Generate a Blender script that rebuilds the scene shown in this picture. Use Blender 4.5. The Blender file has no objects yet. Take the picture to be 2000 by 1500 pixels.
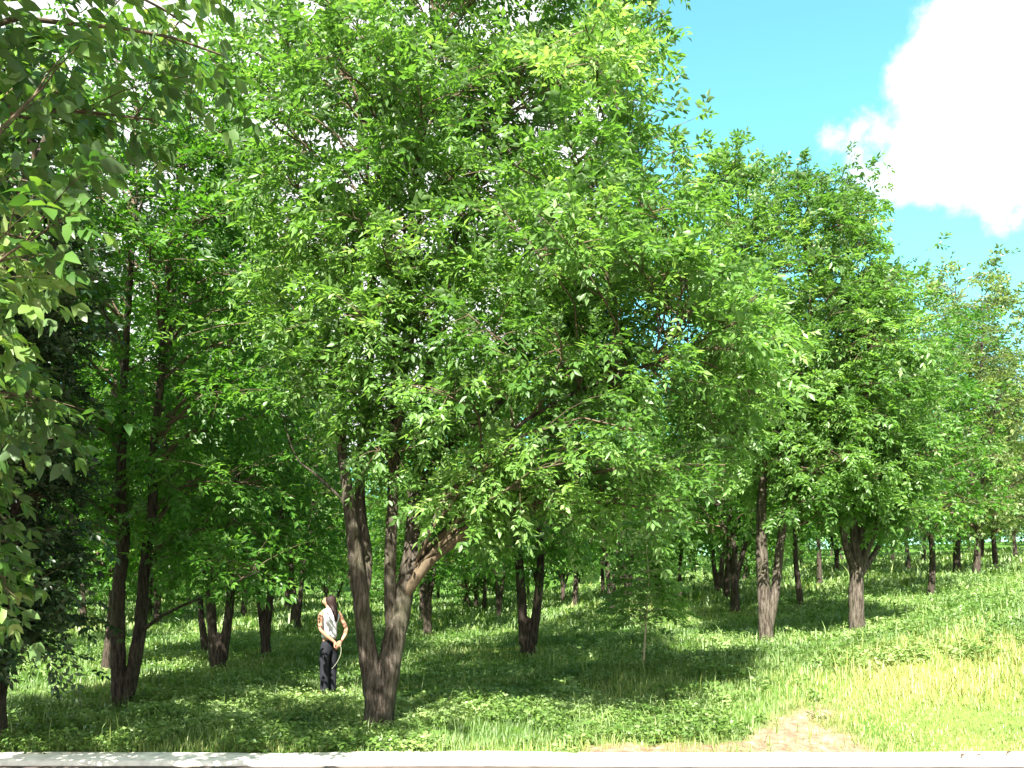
import bpy, bmesh, math
import numpy as np
from mathutils import Vector

sc = bpy.context.scene
COL = sc.collection
F = 1732.0                       # focal length in pixels of the 2000 px wide frame
CAMZ = 1.8
HOR = 1150.0
rng = np.random.default_rng(7)

# ------------------------------------------------------------------ helpers
def P(px, py, d):
    return np.array([(px - 1000.0) / F * d, d, CAMZ + (HOR - py) / F * d])

def smooth(a, b, x):
    t = np.clip((x - a) / (b - a), 0, 1)
    return t * t * (3 - 2 * t)

def vnoise(x, y, s=1.0, seed=0):
    """smooth value noise in plan"""
    x = np.asarray(x, float) * s + seed * 17.3
    y = np.asarray(y, float) * s + seed * 9.1
    xi, yi = np.floor(x), np.floor(y)
    fx, fy = x - xi, y - yi
    fx = fx * fx * (3 - 2 * fx); fy = fy * fy * (3 - 2 * fy)
    def h(a, b):
        v = np.sin(a * 127.1 + b * 311.7 + seed * 3.7) * 43758.5453
        return v - np.floor(v)
    return ((h(xi, yi) * (1 - fx) + h(xi + 1, yi) * fx) * (1 - fy)
            + (h(xi, yi + 1) * (1 - fx) + h(xi + 1, yi + 1) * fx) * fy)

def gz(x, y):
    """height of the ground"""
    x = np.asarray(x, float); y = np.asarray(y, float)
    base = 0.02 * np.maximum(0, y - 10)
    base = base + 2.2 * smooth(60, 140, y)
    base = 14.0 * (1 - np.exp(-base / 14.0))
    sp = np.log1p(np.exp(np.clip(x * 1.2, -30, 30))) / 1.2
    sp = np.where(x > 20, x, sp)
    rise = 6.0 * (1 - np.exp(-sp * 0.135 / 6.0)) * smooth(9.9, 14.5, y)
    b = (vnoise(x, y, 0.55, 1) - 0.5) * 0.22 + (vnoise(x, y, 1.7, 2) - 0.5) * 0.08
    return base + rise + b * smooth(9.9, 12.0, y)

def hit(px, py):
    """where the ground lies under a point of the picture"""
    d = np.arange(9.9, 140, 0.02)
    z = CAMZ + (HOR - py) / F * d
    x = (px - 1000) / F * d
    k = np.nonzero(z <= gz(x, d))[0]
    i = k[0] if len(k) else len(d) - 1
    return np.array([x[i], d[i], float(gz(x[i], d[i]))])

def mesh_from(name, V, faces_list, mat, parent=None, attr=None, smooth_shade=True, loc=None):
    """faces_list: list of int arrays (n,k)"""
    V = np.asarray(V, np.float32)
    me = bpy.data.meshes.new(name)
    me.vertices.add(len(V)); me.vertices.foreach_set('co', V.ravel())
    loops, starts, tot = [], [], 0
    for f in faces_list:
        f = np.asarray(f, np.int32)
        if f.size == 0: continue
        n, k = f.shape
        loops.append(f.ravel()); starts.append(tot + np.arange(n, dtype=np.int32) * k); tot += n * k
    L = np.concatenate(loops); S = np.concatenate(starts)
    me.loops.add(len(L)); me.loops.foreach_set('vertex_index', L)
    me.polygons.add(len(S)); me.polygons.foreach_set('loop_start', S)
    if smooth_shade: me.polygons.foreach_set('use_smooth', np.ones(len(S), bool))
    if attr:
        for an, av in attr.items():
            a = me.attributes.new(an, 'FLOAT', 'POINT')
            a.data.foreach_set('value', np.asarray(av, np.float32))
    me.update(calc_edges=True); me.validate()
    if mat: me.materials.append(mat)
    o = bpy.data.objects.new(name, me); COL.objects.link(o)
    if parent: o.parent = parent
    if loc is not None: o.location = loc
    return o

def tag(o, label=None, cat=None, group=None, kind=None):
    if label: o['label'] = label
    if cat: o['category'] = cat
    if group: o['group'] = group
    if kind: o['kind'] = kind
    return o

def empty(name, loc, rz=0.0):
    o = bpy.data.objects.new(name, None); COL.objects.link(o)
    o.location = tuple(float(v) for v in loc); o.rotation_euler = (0, 0, rz)
    o.empty_display_size = 0.2
    return o

class Tubes:
    def __init__(self): self.V = []; self.F = []; self.n = 0
    def add(self, pts, rad, k=8, wob=0.0, rg=None):
        pts = np.asarray(pts, float); rad = np.asarray(rad, float); n = len(pts)
        t = np.gradient(pts, axis=0); t /= np.linalg.norm(t, axis=1, keepdims=True) + 1e-9
        ref = np.array([1.0, 0.13, 0.07]) if abs(t[0][0]) < 0.85 else np.array([0.05, 1.0, 0.1])
        u = ref - (t @ ref)[:, None] * t; u /= np.linalg.norm(u, axis=1, keepdims=True)
        v = np.cross(t, u)
        a = np.linspace(0, 2 * np.pi, k, endpoint=False)
        r = rad[:, None] * np.ones((n, k))
        if wob and rg is not None:
            r = r * (1 + wob * (rg.random((1, k)) - 0.5) + wob * 0.7 * (rg.random((n, k)) - 0.5))
        ring = pts[:, None, :] + r[..., None] * (np.cos(a)[None, :, None] * u[:, None, :] + np.sin(a)[None, :, None] * v[:, None, :])
        self.V.append(ring.reshape(-1, 3))
        i = np.arange(n - 1)[:, None] * k; j = np.arange(k)[None, :]; j2 = (j + 1) % k
        q = np.stack([i + j, i + j2, i + k + j2, i + k + j], -1).reshape(-1, 4) + self.n
        self.F.append(q); self.n += n * k
    def build(self, name, mat, parent=None):
        return mesh_from(name, np.concatenate(self.V), [np.concatenate(self.F)], mat, parent)

def resample(pts, rad, n):
    """smooth polyline through the control points"""
    pts = np.asarray(pts, float); rad = np.asarray(rad, float); m = len(pts)
    if m < 3:
        t = np.linspace(0, 1, n)[:, None]
        return pts[0] * (1 - t) + pts[-1] * t, np.interp(t[:, 0], [0, 1], [rad[0], rad[-1]])
    s = np.linspace(0, m - 1 - 1e-6, n); i = s.astype(int); f = (s - i)[:, None]
    g = lambda k: pts[np.clip(k, 0, m - 1)]
    p0, p1, p2, p3 = g(i - 1), g(i), g(i + 1), g(i + 2)
    q = 0.5 * (2 * p1 + (p2 - p0) * f + (2 * p0 - 5 * p1 + 4 * p2 - p3) * f ** 2 + (3 * p1 - p0 - 3 * p2 + p3) * f ** 3)
    return q, np.interp(s, np.arange(m), rad)

def norm(a): return a / (np.linalg.norm(a, axis=-1, keepdims=True) + 1e-9)

# ------------------------------------------------------------------ materials
def new_mat(name):
    m = bpy.data.materials.new(name); m.use_nodes = True
    nt = m.node_tree; nt.nodes.clear()
    out = nt.nodes.new('ShaderNodeOutputMaterial')
    return m, nt, out

def N(nt, typ, **kw):
    n = nt.nodes.new(typ)
    for k, v in kw.items(): setattr(n, k, v)
    return n

def ramp(nt, fac, stops):
    r = N(nt, 'ShaderNodeValToRGB')
    el = r.color_ramp.elements
    while len(el) < len(stops): el.new(0.5)
    for e, (p, c) in zip(el, stops): e.position = p; e.color = (*c, 1)
    nt.links.new(fac, r.inputs[0])
    return r

def leaf_mat(name, stops, trans_gain=(1.5, 1.6, 0.7), rough=0.42, fac=0.42, spec=0.5):
    m, nt, out = new_mat(name)
    a = N(nt, 'ShaderNodeAttribute', attribute_name='tint')
    r = ramp(nt, a.outputs['Fac'], stops)
    p = N(nt, 'ShaderNodeBsdfPrincipled'); p.inputs['Roughness'].default_value = rough
    p.inputs['Specular IOR Level'].default_value = spec
    geo = N(nt, 'ShaderNodeNewGeometry')
    und = N(nt, 'ShaderNodeMix', data_type='RGBA')            # paler underside of the leaf
    nt.links.new(geo.outputs['Backfacing'], und.inputs[0]); nt.links.new(r.outputs[0], und.inputs[6])
    pal = N(nt, 'ShaderNodeMix', data_type='RGBA'); pal.inputs[0].default_value = 0.3
    pal.inputs[7].default_value = (0.22, 0.30, 0.16, 1)
    nt.links.new(r.outputs[0], pal.inputs[6]); nt.links.new(pal.outputs[2], und.inputs[7])
    nt.links.new(und.outputs[2], p.inputs['Base Color'])
    t = N(nt, 'ShaderNodeBsdfTranslucent')
    mu = N(nt, 'ShaderNodeMix', data_type='RGBA', blend_type='MULTIPLY'); mu.inputs[0].default_value = 1
    mu.inputs[7].default_value = (*trans_gain, 1)
    nt.links.new(r.outputs[0], mu.inputs[6]); nt.links.new(mu.outputs[2], t.inputs[0])
    mx = N(nt, 'ShaderNodeMixShader'); mx.inputs[0].default_value = fac
    nt.links.new(p.outputs[0], mx.inputs[1]); nt.links.new(t.outputs[0], mx.inputs[2])
    nt.links.new(mx.outputs[0], out.inputs[0])
    return m

def bark_mat(name, dark, light, moss, scale=1.0):
    m, nt, out = new_mat(name)
    tc = N(nt, 'ShaderNodeTexCoord')
    mp = N(nt, 'ShaderNodeMapping'); mp.inputs['Scale'].default_value = (13 * scale, 13 * scale, 2.0 * scale)
    nt.links.new(tc.outputs['Object'], mp.inputs[0])
    n1 = N(nt, 'ShaderNodeTexNoise'); n1.inputs['Scale'].default_value = 2.2; n1.inputs['Detail'].default_value = 8
    n1.inputs['Roughness'].default_value = 0.7
    nt.links.new(mp.outputs[0], n1.inputs[0])
    r = ramp(nt, n1.outputs[0], [(0.40, dark), (0.52, tuple((a + b) / 2 for a, b in zip(dark, light))), (0.64, light)])
    n2 = N(nt, 'ShaderNodeTexNoise'); n2.inputs['Scale'].default_value = 1.6; n2.inputs['Detail'].default_value = 4
    nt.links.new(tc.outputs['Object'], n2.inputs[0])
    r2 = ramp(nt, n2.outputs[0], [(0.45, (0, 0, 0)), (0.68, (1, 1, 1))])
    mx = N(nt, 'ShaderNodeMix', data_type='RGBA'); mx.inputs[7].default_value = (*moss, 1)
    ml = N(nt, 'ShaderNodeMath', operation='MULTIPLY'); ml.inputs[1].default_value = 0.6
    nt.links.new(r2.outputs[0], ml.inputs[0]); nt.links.new(ml.outputs[0], mx.inputs[0])
    nt.links.new(r.outputs[0], mx.inputs[6])
    p = N(nt, 'ShaderNodeBsdfPrincipled'); p.inputs['Roughness'].default_value = 0.9
    p.inputs['Specular IOR Level'].default_value = 0.2
    nt.links.new(mx.outputs[2], p.inputs['Base Color'])
    b = N(nt, 'ShaderNodeBump'); b.inputs['Strength'].default_value = 1.0; b.inputs['Distance'].default_value = 0.06
    nt.links.new(n1.outputs[0], b.inputs['Height']); nt.links.new(b.outputs[0], p.inputs['Normal'])
    nt.links.new(p.outputs[0], out.inputs[0])
    return m

def plain_mat(name, c, rough=0.7, var=0.25, scale=20.0, spec=0.3):
    m, nt, out = new_mat(name)
    tc = N(nt, 'ShaderNodeTexCoord')
    n1 = N(nt, 'ShaderNodeTexNoise'); n1.inputs['Scale'].default_value = scale; n1.inputs['Detail'].default_value = 5
    nt.links.new(tc.outputs['Object'], n1.inputs[0])
    r = ramp(nt, n1.outputs[0], [(0.3, tuple(v * (1 - var) for v in c)), (0.7, tuple(min(1, v * (1 + var)) for v in c))])
    p = N(nt, 'ShaderNodeBsdfPrincipled'); p.inputs['Roughness'].default_value = rough
    p.inputs['Specular IOR Level'].default_value = spec
    nt.links.new(r.outputs[0], p.inputs['Base Color']); nt.links.new(p.outputs[0], out.inputs[0])
    b = N(nt, 'ShaderNodeBump'); b.inputs['Strength'].default_value = 0.3; b.inputs['Distance'].default_value = 0.01
    nt.links.new(n1.outputs[0], b.inputs['Height']); nt.links.new(b.outputs[0], p.inputs['Normal'])
    return m

M = {}
M['leaf'] = leaf_mat('ash_leaf', [(0.0, (0.058, 0.14, 0.024)), (0.5, (0.118, 0.235, 0.050)), (0.85, (0.20, 0.335, 0.095)), (1.0, (0.31, 0.43, 0.17))], rough=.42, spec=.5, fac=.48)
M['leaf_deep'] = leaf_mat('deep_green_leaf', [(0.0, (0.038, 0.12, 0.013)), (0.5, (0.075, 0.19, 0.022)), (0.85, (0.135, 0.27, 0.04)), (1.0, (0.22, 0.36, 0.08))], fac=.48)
M['leaf_near'] = leaf_mat('broad_leaf', [(0.0, (0.03, 0.085, 0.014)), (0.5, (0.075, 0.165, 0.026)), (0.85, (0.17, 0.27, 0.05)), (1.0, (0.32, 0.38, 0.12))], rough=0.42, fac=0.38)
M['leaf_shade'] = leaf_mat('shade_toned_leaf', [(0.0, (0.010, 0.030, 0.010)), (0.5, (0.020, 0.052, 0.016)), (1.0, (0.06, 0.11, 0.04))], fac=.3)  # near-black leaf colour, paints in the shade inside the left foliage
M['leaf_olive'] = leaf_mat('olive_leaf', [(0.0, (0.07, 0.12, 0.035)), (0.5, (0.13, 0.195, 0.055)), (1.0, (0.24, 0.29, 0.10))])
M['bark'] = bark_mat('bark', (0.030, 0.022, 0.015), (0.17, 0.145, 0.115), (0.06, 0.066, 0.03))
M['bark_dark'] = bark_mat('dark_bark', (0.016, 0.012, 0.010), (0.11, 0.085, 0.065), (0.04, 0.05, 0.02))
M['twig'] = plain_mat('twig_bark', (0.10, 0.075, 0.045), 0.85, 0.4, 8)
M['grass'] = leaf_mat('grass_blade', [(0.0, (0.05, 0.12, 0.014)), (0.35, (0.11, 0.20, 0.030)), (0.6, (0.22, 0.31, 0.075)), (0.8, (0.42, 0.44, 0.13)), (1.0, (0.50, 0.38, 0.20))],
                      trans_gain=(1.2, 1.2, 0.8), rough=0.5, fac=0.35)
M['weed'] = leaf_mat('weed_leaf', [(0.0, (0.06, 0.13, 0.02)), (0.5, (0.13, 0.22, 0.045)), (1.0, (0.29, 0.39, 0.15))], rough=0.45, fac=0.32)

# ------------------------------------------------------------------ leaves
def make_leaves(pos, d, size, rg, pairs=3, ll=0.14, lw=0.05, rl=0.30, fine=True, droop=0.35, tint=None, jit=0.25):
    """compound leaves: pos, d (n,3), size (n,). returns V, faces, tint"""
    n = len(pos); d = norm(d)
    up = np.tile([0, 0, 1.0], (n, 1)) + rg.normal(0, 0.35, (n, 3))
    side = norm(np.cross(d, up)); up = np.cross(side, d)
    if tint is None: tint = rg.random(n)
    V = []; T = []
    specs = []
    for i in range(pairs):
        t = 0.3 + 0.62 * i / max(1, pairs - 1)
        specs += [(t, 1), (t, -1)]
    specs.append((1.0, 0))
    for t, s in specs:
        L = ll * size * (1 - 0.25 * abs(t - 0.6)) * rg.uniform(0.8, 1.15, n)
        W = lw * size * rg.uniform(0.8, 1.2, n)
        rp = pos + d * (rl * size * t)[:, None] + np.array([0, 0, -1.0]) * (droop * rl * size * t * t)[:, None]
        ld = norm(d * (0.55 if s else 1.0) + side * (0.85 * s) + np.array([0, 0, -1.0]) * droop * (0.5 + 0.6 * t) + rg.normal(0, jit, (n, 3)))
        nn = norm(up + rg.normal(0, jit * 1.3, (n, 3)))
        w = norm(np.cross(ld, nn)); nn = np.cross(w, ld)
        c = lambda f, ww, zz: rp + ld * (L * f)[:, None] + w * (W * ww)[:, None] + nn * (L * zz)[:, None]
        if fine:
            vv = np.stack([c(0, 0, 0), c(.32, -.5, .05), c(.32, 0, 0.0), c(.32, .5, .05), c(.68, -.36, -.0), c(.68, 0, -.05), c(.68, .36, -.0), c(1, 0, -.16)], 1)
        else:
            vv = np.stack([c(0, 0, 0), c(.42, -.5, .05), c(1, 0, -.1), c(.42, .5, .05)], 1)
        V.append(vv)
        tt = np.clip(tint + rg.normal(0, 0.10, n), 0, 1)
        T.append(np.repeat(tt[:, None], vv.shape[1], 1))
    V = np.concatenate(V); T = np.concatenate(T).ravel()
    m, k, _ = V.shape
    b = (np.arange(m) * k)[:, None]
    if fine:
        tris = np.concatenate([b + np.array([x]) for x in ([0, 2, 1], [0, 3, 2], [4, 5, 7], [5, 6, 7])])
        quads = np.concatenate([b + np.array([x]) for x in ([1, 2, 5, 4], [2, 3, 6, 5])])
        return V.reshape(-1, 3), [tris, quads], T
    tris = np.concatenate([b + np.array([x]) for x in ([0, 2, 1], [0, 3, 2])])
    return V.reshape(-1, 3), [tris], T

# ------------------------------------------------------------------ trees
def bez(a, b, c, n):
    t = np.linspace(0, 1, n)[:, None]
    return a * (1 - t) ** 2 + 2 * b * t * (1 - t) + c * t * t

def make_tree(name, root_loc, stems, env, seed, boughs=40, tips=18, sigma=0.45, leaves=8, pairs=3, ll=0.14, lw=0.05, rl=0.3,
              fine=True, leafm='leaf', barkm='bark', min_z=None, sides=14, rz=0.0, up_bias=0.35, twig_len=0.45, droop=0.35,
              shell=0.75, extra=None, gaps=None, smooth=False, thick=1.0):
    """stems: list of (pts (n,3), radii); env: list of (centre, radii (3,), weight); all in local coordinates.
    grows boughs from the stems into the envelope, twigs from the boughs, compound leaves on the twigs"""
    rg = np.random.default_rng(seed)
    root = empty(name, root_loc, rz)
    tr = Tubes(); sp = []; sd = []; sr = []
    for pts, rad in stems:
        n = max(10, int(len(pts) * 6))
        q, r = resample(pts, rad * thick, n)
        q = q + np.cumsum(rg.normal(0, 0.006, q.shape), 0) * np.linspace(0, 1, n)[:, None]
        tr.add(q, r, sides, 0.16, rg)
        sp.append(q); sd.append(norm(np.gradient(q, axis=0))); sr.append(r)
    trunk = tr.build('trunk', M[barkm], root)
    sp = np.concatenate(sp); sd = np.concatenate(sd); sr = np.concatenate(sr)
    ok = np.ones(len(sp), bool) if min_z is None else sp[:, 2] > min_z
    sp, sd, sr = sp[ok], sd[ok], sr[ok]
    w = np.array([e[2] * np.prod(e[1]) ** (2 / 3) for e in env]); w /= w.sum()
    br = Tubes(); LP, LD, LS, LT = [], [], [], []
    cen = sum(np.asarray(e[0]) * wi for e, wi in zip(env, w))
    # spread bough ends over the envelope (best candidate sampling keeps them apart)
    B = []
    for _ in range(boughs):
        best, bd = None, -1
        for _c in range(7):
            e = env[rg.choice(len(env), p=w)]
            v = norm(rg.normal(0, 1, 3)); rr = shell + (1 - shell) * rg.random() if rg.random() < 0.72 else rg.random() ** 0.5 * shell
            c = np.asarray(e[0]) + v * np.asarray(e[1]) * rr
            inside_other = sum(float((((c - np.asarray(f[0])) / np.asarray(f[1])) ** 2).sum()) < 0.55 for f in env)
            dd = min([np.linalg.norm(c - b) for b in B], default=9.0) * (0.75 if inside_other else 1.0)
            if dd > bd: best, bd = c, dd
        B.append(best)
    if extra is not None: B += [np.asarray(b) for b in extra]
    for c in B:
        v = c - sp; hd = np.linalg.norm(v[:, :2], axis=1); L = np.linalg.norm(v, axis=1)
        cost = L + 2.2 * np.maximum(0, 0.45 * hd - v[:, 2]) + rg.random(len(L)) * 0.25
        i = int(np.argmin(cost)); p = sp[i]; L = float(L[i])
        ctrl = p + (sd[i] * 0.45 + norm(v[i]) * 0.35) * L * 0.75 + rg.normal(0, 0.05, 3) * L
        nb = 7
        q = bez(p, ctrl, c, nb)
        q[1:-1] += rg.normal(0, 0.02 * L, (nb - 2, 3))
        r0 = min(sr[i] * 0.6, 0.012 + 0.014 * L)
        br.add(q, np.linspace(r0, 0.008, nb), 6, 0.1, rg)
        tone = np.clip(rg.normal(0.42, 0.16), 0, 1)
        nt = max(3, int(tips * rg.uniform(0.7, 1.3)))
        for _ in range(nt):
            t = rg.uniform(0.5, 1.0) if L > 0.8 else rg.uniform(0.2, 1.0)
            f = t * (nb - 1); k = min(int(f), nb - 2); s0 = q[k] * (1 - f + k) + q[k + 1] * (f - k)
            tip = s0 * 0.35 + c * 0.65 + rg.normal(0, sigma, 3) * np.array([1.15, 1.15, 0.75])
            tv = tip - s0
            tl = np.linalg.norm(tv)
            tw = bez(s0, s0 + tv * 0.5 + np.array([0, 0, 0.12 * tl]), tip, 4)
            br.add(tw, [0.007, 0.0055, 0.004, 0.0025], 3)
            out = norm(tip - cen)
            nl = max(3, int(leaves * rg.uniform(0.7, 1.3)))
            tt = rg.uniform(0.35, 1.0, nl) ** 0.8
            tt[0] = 1.0
            pos = np.array([np.interp(tt, np.linspace(0, 1, 4), tw[:, j]) for j in range(3)]).T
            dr = norm(norm(tv) * 0.7 + out * 0.45 + np.array([0, 0, up_bias])) + rg.normal(0, 0.6, (nl, 3))
            LP.append(pos); LD.append(dr); LS.append(rg.uniform(0.6, 1.35, nl)); LT.append(np.clip(tone + rg.normal(0, 0.16, nl), 0, 1))
    br.build('branches', M['twig'], root)
    LP = np.concatenate(LP); LD = np.concatenate(LD); LS = np.concatenate(LS); LT = np.concatenate(LT)
    if gaps is not None:
        keep = gaps(LP, rg); LP, LD, LS, LT = LP[keep], LD[keep], LS[keep], LT[keep]
    V, Fc, T = make_leaves(LP, LD, LS, rg, pairs, ll, lw, rl, fine, droop, LT)
    crown = mesh_from('crown', V, Fc, M[leafm], root, {'tint': T}, smooth_shade=smooth)
    return root

def copy_tree(o):
    c = o.copy(); COL.objects.link(c)
    for ch in o.children:
        k = ch.copy(); COL.objects.link(k); k.parent = c
    return c

def px_stem(lst, org, k=1.0):
    """[(px, py, depth, radius)] -> local points"""
    return (np.array([P(a, b, d) for a, b, d, r in lst]) - org, np.array([r for *_, r in lst]) * k)

def px_env(lst, org):
    """[(px, py, depth, rx_px, ry_px, r_depth, weight)]"""
    out = []
    for a, b, d, rx, ry, rd, w in lst:
        out.append((P(a, b, d) - org, np.array([rx / F * d, rd, ry / F * d]), w))
    return out

# ---- the big tree in front
org = hit(738, 1432); D = org[1]
stems = [
    px_stem([(738, 1450, D, .27), (738, 1420, D, .21), (738, 1370, D, .185), (725, 1310, D, .15), (712, 1230, D - .05, .125), (700, 1140, D - .1, .115),
             (688, 1050, D - .1, .095), (674, 950, D - .1, .08), (664, 860, D, .07), (668, 720, D, .055), (690, 560, D + .1, .04), (700, 400, D + .2, .025)], org),
    px_stem([(740, 1440, D, .2), (745, 1380, D, .18), (760, 1300, D, .16), (775, 1220, D + .05, .15), (790, 1150, D + .1, .125), (803, 1080, D + .15, .105),
             (812, 980, D + .2, .09), (828, 850, D + .3, .075), (850, 680, D + .4, .06), (890, 480, D + .5, .045), (960, 280, D + .6, .028)], org),
    px_stem([(768, 1240, D + .1, .10), (762, 1180, D + .05, .09), (760, 1090, D, .085), (764, 980, D, .078), (770, 860, D, .07), (768, 720, D, .06), (760, 560, D, .05), (748, 380, D, .036), (742, 200, D, .022)], org),
    px_stem([(706, 1170, D - .05, .10), (716, 1090, D + .1, .085), (706, 1000, D + .15, .075), (708, 900, D + .2, .068), (720, 780, D + .3, .06), (735, 600, D + .3, .05), (732, 420, D + .3, .036), (728, 250, D + .3, .022)], org),
    px_stem([(770, 880, D, .055), (792, 720, D - .1, .05), (800, 540, D - .1, .042), (806, 380, D - .1, .034), (830, 180, D - .1, .024), (850, 40, D - .1, .015)], org),
    px_stem([(799, 1130, D + .1, .045), (826, 1065, D - .1, .038), (880, 965, D - .4, .034), (980, 860, D - .7, .029), (1130, 770, D - .9, .022), (1300, 710, D - 1.0, .02)], org),
    px_stem([(814, 970, D + .2, .052), (865, 880, D + .1, .048), (960, 800, D + .1, .05), (1050, 690, D + .1, .04), (1110, 560, D + .2, .03), (1160, 430, D + .2, .018)], org),
    px_stem([(803, 1095, D + .1, .036), (860, 1040, D + .5, .028), (950, 950, D + .9, .022), (1060, 890, D + 1.2, .014)], org),
    px_stem([(678, 985, D - .1, .026), (622, 930, D - .3, .018), (580, 890, D - .4, .012), (552, 800, D - .4, .006)], org),
]
env = px_env([
    (900, 560, 10.9, 300, 250, 1.9, 1.0), (1130, 600, 10.5, 300, 230, 2.0, 1.1), (1340, 690, 10.3, 180, 170, 1.4, 1.1),
    (740, 330, 11.3, 290, 290, 2.2, 0.9), (1080, 330, 11.5, 250, 260, 2.2, 1.0), (1180, 880, 10.4, 230, 120, 1.4, 0.9),
    (800, 60, 11.9, 370, 180, 2.2, 0.8), (1100, 70, 12.2, 205, 190, 2.0, 1.0), (640, 640, 11.0, 110, 150, 1.2, 0.6),
    (930, 830, 10.8, 200, 120, 1.4, 0.8), (1270, 330, 11.4, 75, 130, 1.0, 0.8), (1020, 960, 10.7, 150, 60, .9, 0.5), (1330, 900, 10.2, 110, 110, .9, .8)], org)
main = make_tree('ash_tree', org, stems, env, 11, boughs=185, tips=12, sigma=0.30, leaves=9, pairs=3, ll=.108, lw=.042, rl=.24, fine=False,
                 min_z=1.6, sides=18, thick=.88, extra=[P(a, b, 10.5) - org for a, b in ((1180, 950), (900, 960), (1400, 860), (1440, 760), (1480, 660), (1260, 960), (620, 700), (700, 760), (800, 300), (790, 450), (850, 210), (760, 570), (1230, 480), (1270, 440), (1290, 530), (830, 620), (880, 960), (820, 760), (930, 900), (740, 880), (650, 820), (1130, 560), (1180, 600), (1090, 620), (1210, 660), (1060, 540), (1240, 590), (1150, 690))])
tag(main, 'largest tree at the front, forking low into several thick mossy stems beside the woman', 'tree')

# ---- twin stemmed tree on the left
org = hit(238, 1378); D = org[1]
stems = [
    px_stem([(238, 1392, D, .20), (237, 1365, D, .17), (232, 1320, D, .13), (231, 1240, D, .12), (233, 1150, D, .11), (243, 1050, D, .10), (238, 950, D, .085), (240, 800, D, .07), (246, 620, D, .055), (262, 420, D, .035), (270, 230, D, .02)], org),
    px_stem([(240, 1375, D, .14), (255, 1330, D, .12), (274, 1230, D + .1, .11), (283, 1120, D + .1, .095), (300, 1000, D + .1, .085), (305, 880, D + .1, .075), (318, 740, D + .2, .06), (330, 560, D + .2, .045), (350, 380, D + .3, .03), (370, 200, D + .3, .016)], org),
    px_stem([(281, 1230, D, .036), (320, 1200, D - .2, .028), (390, 1166, D - .4, .02), (450, 1138, D - .6, .013), (500, 1110, D - .8, .008)], org),
]
env = px_env([(290, 620, 13.9, 260, 270, 2.4, 1.0), (330, 330, 13.9, 230, 220, 2.1, 1.0), (200, 900, 13.7, 190, 160, 1.8, .9),
              (430, 800, 14.2, 170, 180, 1.8, .9), (420, 500, 14.2, 170, 220, 1.8, .9), (350, 980, 14.0, 180, 80, 1.5, .6)], org)
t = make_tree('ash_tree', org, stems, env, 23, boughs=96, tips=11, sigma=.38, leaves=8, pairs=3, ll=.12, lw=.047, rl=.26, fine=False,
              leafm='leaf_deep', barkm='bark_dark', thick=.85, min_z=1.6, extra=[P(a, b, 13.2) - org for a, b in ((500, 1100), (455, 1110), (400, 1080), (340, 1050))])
tag(t, 'tree with two slender dark trunks joined at the base in the shaded left grass', 'tree')

# ---- tree right of the big one (two stems, tall crown against the blue sky)
org = hit(1495, 1256); D = org[1]
stems = [
    px_stem([(1497, 1268, D, .2), (1496, 1240, D, .165), (1494, 1180, D, .15), (1490, 1100, D, .13), (1488, 1010, D, .11), (1492, 900, D, .095), (1480, 760, D, .075), (1468, 600, D, .055), (1452, 450, D, .03), (1445, 360, D, .008)], org),
    px_stem([(1500, 1230, D, .11), (1513, 1160, D, .10), (1524, 1060, D, .09), (1540, 950, D, .085), (1552, 830, D, .075), (1572, 680, D, .065), (1580, 560, D, .05), (1562, 440, D, .026), (1540, 350, D, .007)], org),
    px_stem([(1555, 820, D, .06), (1610, 720, D, .05), (1650, 580, D, .04), (1655, 470, D, .024), (1642, 390, D, .007)], org),
]
env = px_env([(1550, 580, D, 150, 190, 1.9, 1.0), (1440, 430, D + .3, 70, 120, 1.1, 1.0), (1535, 385, D + .2, 55, 85, .9, 1.1), (1625, 450, D, 60, 105, 1.0, 1.1),
              (1640, 720, D - .1, 130, 180, 1.7, 1.0), (1500, 780, D - .3, 120, 170, 1.5, .8), (1680, 585, D + .2, 42, 95, .8, 1.0), (1590, 930, D - .2, 150, 80, 1.4, .6)], org)
t = make_tree('ash_tree', org, stems, env, 31, boughs=110, tips=12, sigma=.30, leaves=9, pairs=3, ll=.112, lw=.044, rl=.23, fine=False, min_z=2.4, thick=.82)
tag(t, 'tall tree with two straight stems and a crown reaching into the blue sky', 'tree')

# ---- fan-stemmed tree at the right
org = hit(1675, 1234); D = org[1]
stems = [
    px_stem([(1675, 1246, D, .22), (1674, 1220, D, .185), (1672, 1160, D, .17), (1672, 1105, D, .16), (1668, 1050, D, .09), (1664, 980, D, .07), (1660, 850, D, .05), (1655, 700, D, .03)], org),
    px_stem([(1672, 1120, D, .10), (1655, 1075, D - .2, .075), (1642, 1010, D - .4, .06), (1625, 930, D - .5, .04), (1610, 840, D - .6, .02)], org),
    px_stem([(1676, 1115, D, .12), (1682, 1040, D + .1, .10), (1690, 950, D + .1, .08), (1700, 820, D + .1, .06), (1715, 680, D + .1, .04), (1730, 560, D, .02)], org),
    px_stem([(1680, 1115, D, .09), (1700, 1060, D - .1, .07), (1718, 1010, D - .2, .06), (1738, 920, D - .2, .045), (1755, 800, D - .2, .025)], org),
    px_stem([(1682, 1120, D, .08), (1712, 1075, D + .3, .065), (1735, 1030, D + .5, .05), (1760, 930, D + .7, .03)], org),
]
env = px_env([(1700, 830, D, 105, 170, 1.8, 1.0), (1700, 660, D + .2, 50, 125, 1.2, .9), (1640, 880, D - .3, 110, 110, 1.5, .8), (1735, 910, D - .2, 60, 90, 1.2, .9), (1745, 1005, D, 60, 40, 1.0, .6)], org)
t = make_tree('ash_tree', org, stems, env, 37, boughs=90, tips=12, sigma=.30, leaves=9, pairs=3, ll=.112, lw=.044, rl=.23, fine=False, min_z=2.6, thick=.85)
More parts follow.
